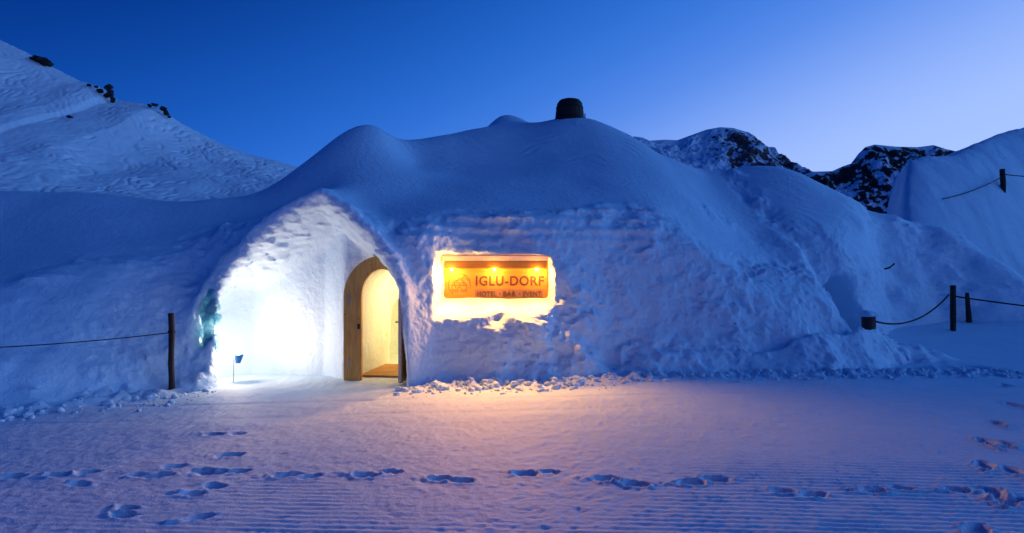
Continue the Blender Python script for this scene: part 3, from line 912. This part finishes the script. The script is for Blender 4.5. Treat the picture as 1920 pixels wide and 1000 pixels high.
# snow cap on stump
bm = bmesh.new(); bmesh.ops.create_icosphere(bm, subdivisions=3, radius=0.19)
for v in bm.verts:
    v.co.z *= 0.55 if v.co.z > 0 else 0.15
    n = float(perlin(np.array(v.co.x * 5 + 3), np.array(v.co.y * 5), np.array(v.co.z * 5)))
    v.co *= 1 + 0.35 * n
o = obj_bm('snow_cap', bm, M['snow'], None, True); o.parent = stump; o.location = (-0.03, 0, 0.435); o['label'] = 'small rounded snow cap'
ra = at(1641, 603, 11.98); rb = at(1779, 553, 14.66)
rope('thick dark rope sagging from the stump to the tall post', ra, rb, 0.30, 0.020)
rope('dark rope from the tall post past the short broken post', at(1791, 556, 14.66), at(2060, 588, 14.3), 0.03, 0.020)
bm = bmesh.new(); bm_tube(bm, [(ra[0] + 0.02 * math.cos(t) - .02, ra[1] - 0.02, ra[2] + 0.03 * math.sin(t)) for t in np.linspace(0, 6.3, 12)], 0.014, 5)
tag(obj_bm('rope_knot', bm, M['rope'], None, True), 'rope knot tied at the wooden stump', 'rope')

# ------------------------------------------------------------------ barrel chimney on the summit
bp = at(1068, 224, 16.9)
br = thing('barrel', 'dark oak barrel standing on the summit of the igloo', 'barrel', (bp[0], bp[1], bp[2] - 0.12))
NS = 18; BH = 0.66
def brad(z): return 0.425 - 0.085 * (z / BH) + 0.03 * math.sin(math.pi * z / BH) - 0.03 * max(0, z / BH - .85) / .15
stave_me = None
for k in range(NS):
    a0, a1 = 2 * math.pi * (k + 0.03) / NS, 2 * math.pi * (k + 0.97) / NS
    if stave_me is None:
        bm = bmesh.new(); rows = []
        w = math.pi / NS * 0.95
        for z in np.linspace(0, BH, 7):
            r = brad(z)
            rows.append([bm.verts.new((rr * math.cos(a), rr * math.sin(a), z)) for rr, a in ((r, -w), (r, w), (r - .04, w), (r - .04, -w))])
        for p, q in zip(rows, rows[1:]):
            for j in range(4): bm.faces.new((p[j], p[(j + 1) % 4], q[(j + 1) % 4], q[j]))
        bm.faces.new(rows[0][::-1]); bm.faces.new(rows[-1])
        bmesh.ops.recalc_face_normals(bm, faces=bm.faces)
        o = obj_bm('stave', bm, M['barrel_wood'], br); stave_me = o.data
    else:
        o = bpy.data.objects.new('stave', stave_me); col.objects.link(o); o.parent = br
    o.rotation_euler = (0, 0, 2 * math.pi * k / NS)
for z in (0.12, 0.46, 0.58):
    bm = bmesh.new(); rows = []
    for k in range(36):
        a = 2 * math.pi * k / 36
        rows.append([bm.verts.new((rr * math.cos(a), rr * math.sin(a), zz)) for rr, zz in ((brad(z - .025) + .004, z - .025), (brad(z - .025) + .012, z - .025), (brad(z + .025) + .012, z + .025), (brad(z + .025) + .004, z + .025))])
    for k in range(36):
        p, q = rows[k], rows[(k + 1) % 36]
        for j in range(4): bm.faces.new((p[j], q[j], q[(j + 1) % 4], p[(j + 1) % 4]))
    bmesh.ops.recalc_face_normals(bm, faces=bm.faces)
    obj_bm('hoop', bm, M['iron'], br, True)
bm = bmesh.new(); bmesh.ops.create_cone(bm, cap_ends=True, segments=32, radius1=0.30, radius2=0.10, depth=0.10, matrix=Matrix.Translation((-0.03, 0, BH + 0.02)))
obj_bm('lid', bm, M['barrel_wood'], br, True)
sk = at(1096, 226, 16.9)
post('stake', 'short splintered dark stake beside the summit barrel', (sk[0], sk[1], sk[2] - 0.03), 0.24, 0.035, M['dark_wood'], (0.05, 0), top_r=0.015)['category'] = 'stake'

# twig in the right dome
tw = at(1669, 499, 13.6)
bm = bmesh.new(); bm_tube(bm, [(-.09, .16, -.10), (-.05, -.03, -.06), (0, -.08, 0), (.04, -.1, .04), (.08, -.1, .09)], [.03, .03, .022, .028, .02], 7, 0.15)
o = obj_bm('twig', bm, M['twig'], None, True); o.location = tw; o.scale = (0.7, 0.7, 0.7)
tag(o, 'short dark twig poking out of the snow dome face', 'twig')

# ------------------------------------------------------------------ loose clods along the foot of the wall
def clods():
    base = []
    for s in range(6):
        bm = bmesh.new(); bmesh.ops.create_icosphere(bm, subdivisions=2, radius=1.0)
        co = np.array([v.co[:] for v in bm.verts]); tri = np.array([[v.index for v in f.verts] for f in bm.faces]); bm.free()
        n = perlin(co[:, 0] * 1.1 + 9 * s, co[:, 1] * 1.1, co[:, 2] * 1.1)
        base.append((co * (1 + 0.5 * n)[:, None] * np.array([1.15, 0.9, 0.7]), tri))
    V, T, off, spots = [], [], 0, []
    while len(spots) < 1500:
        x = random.uniform(-8.0, 9.6)
        if -4.6 < x < -1.75: continue
        spread = abs(random.gauss(0, 0.30 if x > -4 else 0.7))
        yb = float(np.interp(x, [7, 9.6], [11.25, 11.33])) if x > 7 else float(wall_base(x))
        if x > 4: yb -= 0.35 * min(1, (x - 4) / 3)
        spots.append((x, yb - 0.18 - spread, (0.014 + 0.065 * random.random() ** 5) * math.exp(-spread * 0.6)))
    sp_ = np.array(spots)
    gz = ground_h(sp_[:, 0].copy(), sp_[:, 1].copy())
    for i, (x, y, s) in enumerate(spots):
        co, tri = base[i % 6]
        a = random.uniform(0, 6.28); c, sn = math.cos(a), math.sin(a)
        p = co * s
        p = np.stack([p[:, 0] * c - p[:, 1] * sn, p[:, 0] * sn + p[:, 1] * c, p[:, 2]], 1)
        V.append(p + np.array([x, y, 0.25 * s + gz[i]])); T.append(tri + off); off += len(co)
    o = mesh_np('snow_clods', np.concatenate(V), np.concatenate(T), M['snow'])
    o['kind'] = 'stuff'
    tag(o, 'loose snow clods scattered along the foot of the wall', 'snow clods')
clods()

# ------------------------------------------------------------------ hill on the right, behind the dome
def right_hill():
    crest = [(1600,470,21.5),(1636,392,21.8),(1650,362,22.1),(1668,330,22.5),(1700,302,23),(1740,293,23.5),(1790,292,24),(1830,270,25),(1870,252,26),(1920,241,26.5),(2050,205,28),(2300,190,29)]
    P = np.array([at(*c) for c in crest])
    xs = np.concatenate([np.arange(9.5, 30, 0.11), np.arange(30, 60, 1.5)]); ys = np.concatenate([np.arange(14.5, 30, 0.12), np.arange(30, 60, 1.5)])
    X, Y = np.meshgrid(xs, ys)
    zc = np.interp(X, P[:, 0], P[:, 2], left=-1.0); yc = np.interp(X, P[:, 0], P[:, 1])
    foot = yc - 5.2
    t = np.clip((Y - foot) / (yc - foot), 0, 1)
    Z = -0.3 + (zc + 0.3) * (0.45 * t + 0.55 * sstep(0, 1, t))
    Z = np.where(Y > yc, zc - 0.10 * (Y - yc), Z)
    ed = sstep(-0.2, 1.5, X - 0.635 * Y + 0.25 * fbm(X, Y, 6.0, 0.45, 2))
    Z = Z * ed - 0.8 * (1 - ed)
    Z = Z + 0.10 * fbm(X, Y, 0.0, 0.5, 3) + 0.03 * fbm(X, Y, 2.0, 2.2, 2)
    o = mesh_np('hill', np.stack([X, Y, Z], -1).reshape(-1, 3), grid_faces(len(ys), len(xs)), M['hill_snow'])
    struct(o, 'steep rounded snow hill behind the small snow dome')
    return X, Y, Z
HX, HY, HZ = right_hill()
def hill_point(px, py):
    """first hit of a sight line with the hill"""
    best = None
    for Y in np.arange(15, 27, 0.05):
        p = at(px, py, Y)
        i = int(np.argmin(np.abs(HY[:, 0] - Y))); j = int(np.argmin(np.abs(HX[0] - p[0])))
        if HZ[i, j] >= p[2]: return (p[0], Y, HZ[i, j])
    return at(px, py, 20)
hp = hill_point(1881, 354)
hs = hp[1] / F
post('fence_post', 'lone short dark post high on the steep snow hill', hp, 36 * hs, 4.2 * hs, M['dark_wood'], (-0.05, 0))
e0 = hill_point(1765, 377)
rope('slack thin rope from the hillside up to the lone post', (e0[0], e0[1] - 0.05, e0[2] + 0.03), (hp[0], hp[1] - 0.1, hp[2] + 24 * hs), 0.12, 0.018)
rope('thin rope leading from the lone hill post out over the hill', (hp[0], hp[1] - 0.1, hp[2] + 25 * hs), (hp[0] + 3.2, hp[1] - 0.2, hp[2] + 21 * hs), 0.08, 0.018)

# ------------------------------------------------------------------ mountains
def mountain_mat(name, rock_bias, scale, rock=(0.016, 0.014, 0.018), tilt=1.0):
    m, n, l, p = new_mat(name)
    at_ = n.new('ShaderNodeAttribute'); at_.attribute_name = 'rock'
    tc = n.new('ShaderNodeTexCoord')
    t = noise_node(n, l, tc.outputs['Object'], scale, 8, 0.68)
    ad = n.new('ShaderNodeMath'); ad.operation = 'ADD'
    l.new(at_.outputs['Fac'], ad.inputs[0]); l.new(t.outputs[0], ad.inputs[1])
    r = ramp(n, l, ad.outputs[0], [(0.0, (0.62, 0.76, 0.88)), (0.98, (0.62, 0.76, 0.88)), (1.0, rock)])
    r.color_ramp.elements[1].position = 0.84
    sc = n.new('ShaderNodeMath'); sc.operation = 'MULTIPLY'; sc.inputs[1].default_value = 0.5 
    l.new(r.outputs[0], p.inputs['Base Color'])
    p.inputs['Roughness'].default_value = 0.9
    return m

def add_attr(o, vals):
    a = o.data.attributes.new('rock', 'FLOAT', 'POINT'); a.data.foreach_set('value', vals.astype(np.float32).ravel())

def ski_slope():
    crest = [(-700,-420,420),(-300,-130,400),(0,75,380),(45,96,380),(70,110,380),(95,124,380),(150,152,380),(185,162,380),(207,176,380),(216,188,380),(268,194,385),(300,204,385),(322,222,385),(360,246,390),(400,265,395),(470,290,400),(520,302,405),(560,314,410),(680,345,420),(900,420,430)]
    P = np.array([at(*c) for c in crest])
    xs = np.linspace(-470, 20, 760); vs_ = np.linspace(0, 1.2, 360)
    X, Vv = np.meshgrid(xs, vs_)
    zc = np.interp(X, P[:, 0], P[:, 2]); yc = np.interp(X, P[:, 0], P[:, 1])
    Y0 = 130.0
    Y = Y0 + (yc - Y0) * Vv
    t = np.clip(Vv, 0, 1)
    Z = 6 + (zc - 6) * (0.30 * t + 0.70 * t ** 1.25)
    Z = np.where(Vv > 1, zc - (Y - yc) * 0.25, Z)
    edge = sstep(0, 0.06, np.abs(Vv - 1))
    # gully and swells
    Z = Z + edge * sstep(0, .25, t) * (5.0 * fbm(X, Y, 0.0, 0.012, 3))
    # ski tracks: bundles of winding furrows
    wx = X + 10 * fbm(X, Y, 1.0, 0.035, 3); wy = Y + 10 * fbm(X, Y, 5.0, 0.035, 3)
    for s, (a, b), am in ((0.62, (.85, .40), .75), (0.50, (.95, -.25), .65), (0.75, (.55, .80), .55), (0.22, (.2, .95), .8)):
        cv = wx * a + wy * b + 4.0 * np.sin((wx * b - wy * a) * 0.22 + 2 * perlin(X * .02, Y * .02, a * 9))
        ln = np.abs(np.sin(cv * s))
        Z = Z - 1.5 * am * (1 - sstep(0, 0.5, ln)) * sstep(-0.4, 0.3, perlin(X * .09, Y * .09, s * 9)) * sstep(-0.25, 0.2, perlin(X * .022 + 7 * a, Y * .022, b * 4)) * sstep(1.0, .93, t)
    Z = Z + 0.22 * fbm(X, Y, 3.0, 0.35, 2)
    o = mesh_np('ski_slope', np.stack([X, Y, Z], -1).reshape(-1, 3), grid_faces(*X.shape), M['hill_far'])
    struct(o, 'far tracked ski slope rising behind the snow bank')
M['hill_far'] = snow_mat('tracked_snow', [(0.35, 0.4, 0.6)], (0.80, 0.83, 0.88))
ski_slope()

def rock_thing(label, px, py, Y, w, h, seed, pieces):
    c = at(px, py, Y); k = Y / F
    root = thing('rock_outcrop', label, 'rock', c)
    for (du, dv, sw_, sh_) in pieces:
        bm = bmesh.new(); bmesh.ops.create_icosphere(bm, subdivisions=3, radius=1.0)
        co = np.array([v.co[:] for v in bm.verts]); tri = np.array([[v.index for v in f.verts] for f in bm.faces]); bm.free()
        n = fbm(co[:, 0] + seed + du, co[:, 1], co[:, 2], 1.3, 3)
        co = np.round(co * 2.2) / 2.2 * 0.6 + co * 0.5
        co = co * (1 + 0.6 * n)[:, None] * np.array([sw_ * k / 2, sw_ * k / 2, sh_ * k / 2.2])
        o = mesh_np('rock', co, tri, M['rock'], root, smooth=False)
        o.location = (du * k, 0, -dv * k)
rock_thing('single round black boulder on the upper edge of the ski slope', 80, 116, 378, 0, 0, 1.0, [(-6, -3, 22, 13), (6, 3, 18, 14)])
rock_thing('broken black outcrop on the middle of the ski slope crest', 200, 172, 374, 0, 0, 5.0,
           [(4, -8, 10, 9), (7, 3, 10, 14), (11, 15, 7, 12), (-12, -1, 9, 8), (-20, -9, 6, 4), (0, 8, 8, 6), (-33, -12, 8, 3)])
rock_thing('low jagged dark rock band on the lower crest of the ski slope', 300, 202, 380, 0, 0, 9.0,
           [(6, 2, 9, 7), (12, 10, 8, 8), (-10, -5, 9, 5), (-20, -4, 6, 5), (-6, 10, 8, 4), (-22, 8, 8, 3), (17, 17, 6, 4)])
rock_thing('tiny dark rock poking out of the open tracked slope', 130, 219, 330, 0, 0, 13.0, [(0, 0, 7, 4), (4, 1, 4, 3)])

def peak(name, label, crest, base_py, depth_span, mat, seed, amp, xr, nx, ny, rockfn):
    P = np.array([at(*c) for c in crest])
    xs = np.linspace(P[0, 0], P[-1, 0], nx); v = np.linspace(-0.25, 1, ny)
    X, Vv = np.meshgrid(xs, v)
    zc = np.interp(X, P[:, 0], P[:, 2]); yc = np.interp(X, P[:, 0], P[:, 1])
    Y = yc - depth_span * Vv
    zb = EYE - (base_py - HORIZON) / F * (yc - depth_span)
    t = np.clip(Vv, 0, 1)
    Z = zc + (zb - zc) * t ** 1.05
    Z = np.where(Vv < 0, zc + Vv * depth_span * 0.8, Z)
    k = yc.mean() / F
    e = sstep(0, 0.12, np.abs(Vv))
    rid = fbm(X, Y, Z * 0.4 + seed, 1 / (55 * k), 5, 0.55, True)
    Z = Z + e * amp * k * (rid - 0.9)
    Y = Y - e * amp * k * 1.2 * fbm(X, Y, Z + seed * 3, 1 / (30 * k), 4)
    Vt = np.stack([X, Y, Z], -1).reshape(-1, 3)
    Q = grid_faces(*X.shape)
    o = mesh_np(name, Vt, Q[:, ::-1], mat, smooth=False)
    px = 960 + X / Y * F; py = HORIZON - (Z - EYE) / Y * F
    add_attr(o, rockfn(X / k + 960, HORIZON - Z / k, t, rid, fbm(X, Y, Z, 1 / (26 * k), 5, 0.6), fbm(X, Y, Z, 1 / (9 * k), 3)))
    struct(o, label)
    return o

def rock_a(u, v, t, rid, n1, n2):
    r = 0.29 + 0.42 * n1 + 0.22 * n2 + 0.18 * sstep(1325, 1360, u) - 0.5 * sstep(0.22, 0.02, t) * sstep(1440, 1420, u)
    r = r - 0.22 * sstep(1330, 1290, u) * sstep(1205, 1225, u)
    return r
peak('mountain', 'far alpine peak with snow cap and rock ribs beyond the igloo',
     [(1120,275,5200),(1165,262,5200),(1190,256,5200),(1205,258,5200),(1218,264,5200),(1245,262,5200),(1270,263,5200),(1300,252,5200),(1325,243,5200),(1350,238.5,5200),(1375,240,5200),(1398,247,5200),(1412,256,5200),(1420,266,5200),(1433,272,5200),(1446,290,5200),(1462,308,5200),(1500,330,5200),(1560,350,5200)],
     345, 900, mountain_mat('far_peak', 0, 0.02, (0.075, 0.05, 0.06)), 1.7, 7.0, None, 300, 140, rock_a)
def rock_b(u, v, t, rid, n1, n2):
    return 0.52 + 0.50 * n1 + 0.34 * n2 - 0.25 * sstep(0.10, 0.0, t)
peak('rocky_ridge', 'dark rocky ridge streaked with snow between the two snow domes',
     [(1400,360,1500),(1470,345,1500),(1505,328,1500),(1525,322,1500),(1560,321,1500),(1580,312,1500),(1604,304,1500),(1610,288,1500),(1622,276,1500),(1640,271,1500),(1680,275,1500),(1720,276,1500),(1750,272,1500),(1775,280,1500),(1794,284,1500),(1800,294,1500),(1850,312,1500),(1950,340,1500)],
     470, 250, mountain_mat('dark_ridge', 0, 0.06), 4.3, 8.0, None, 330, 150, rock_b)
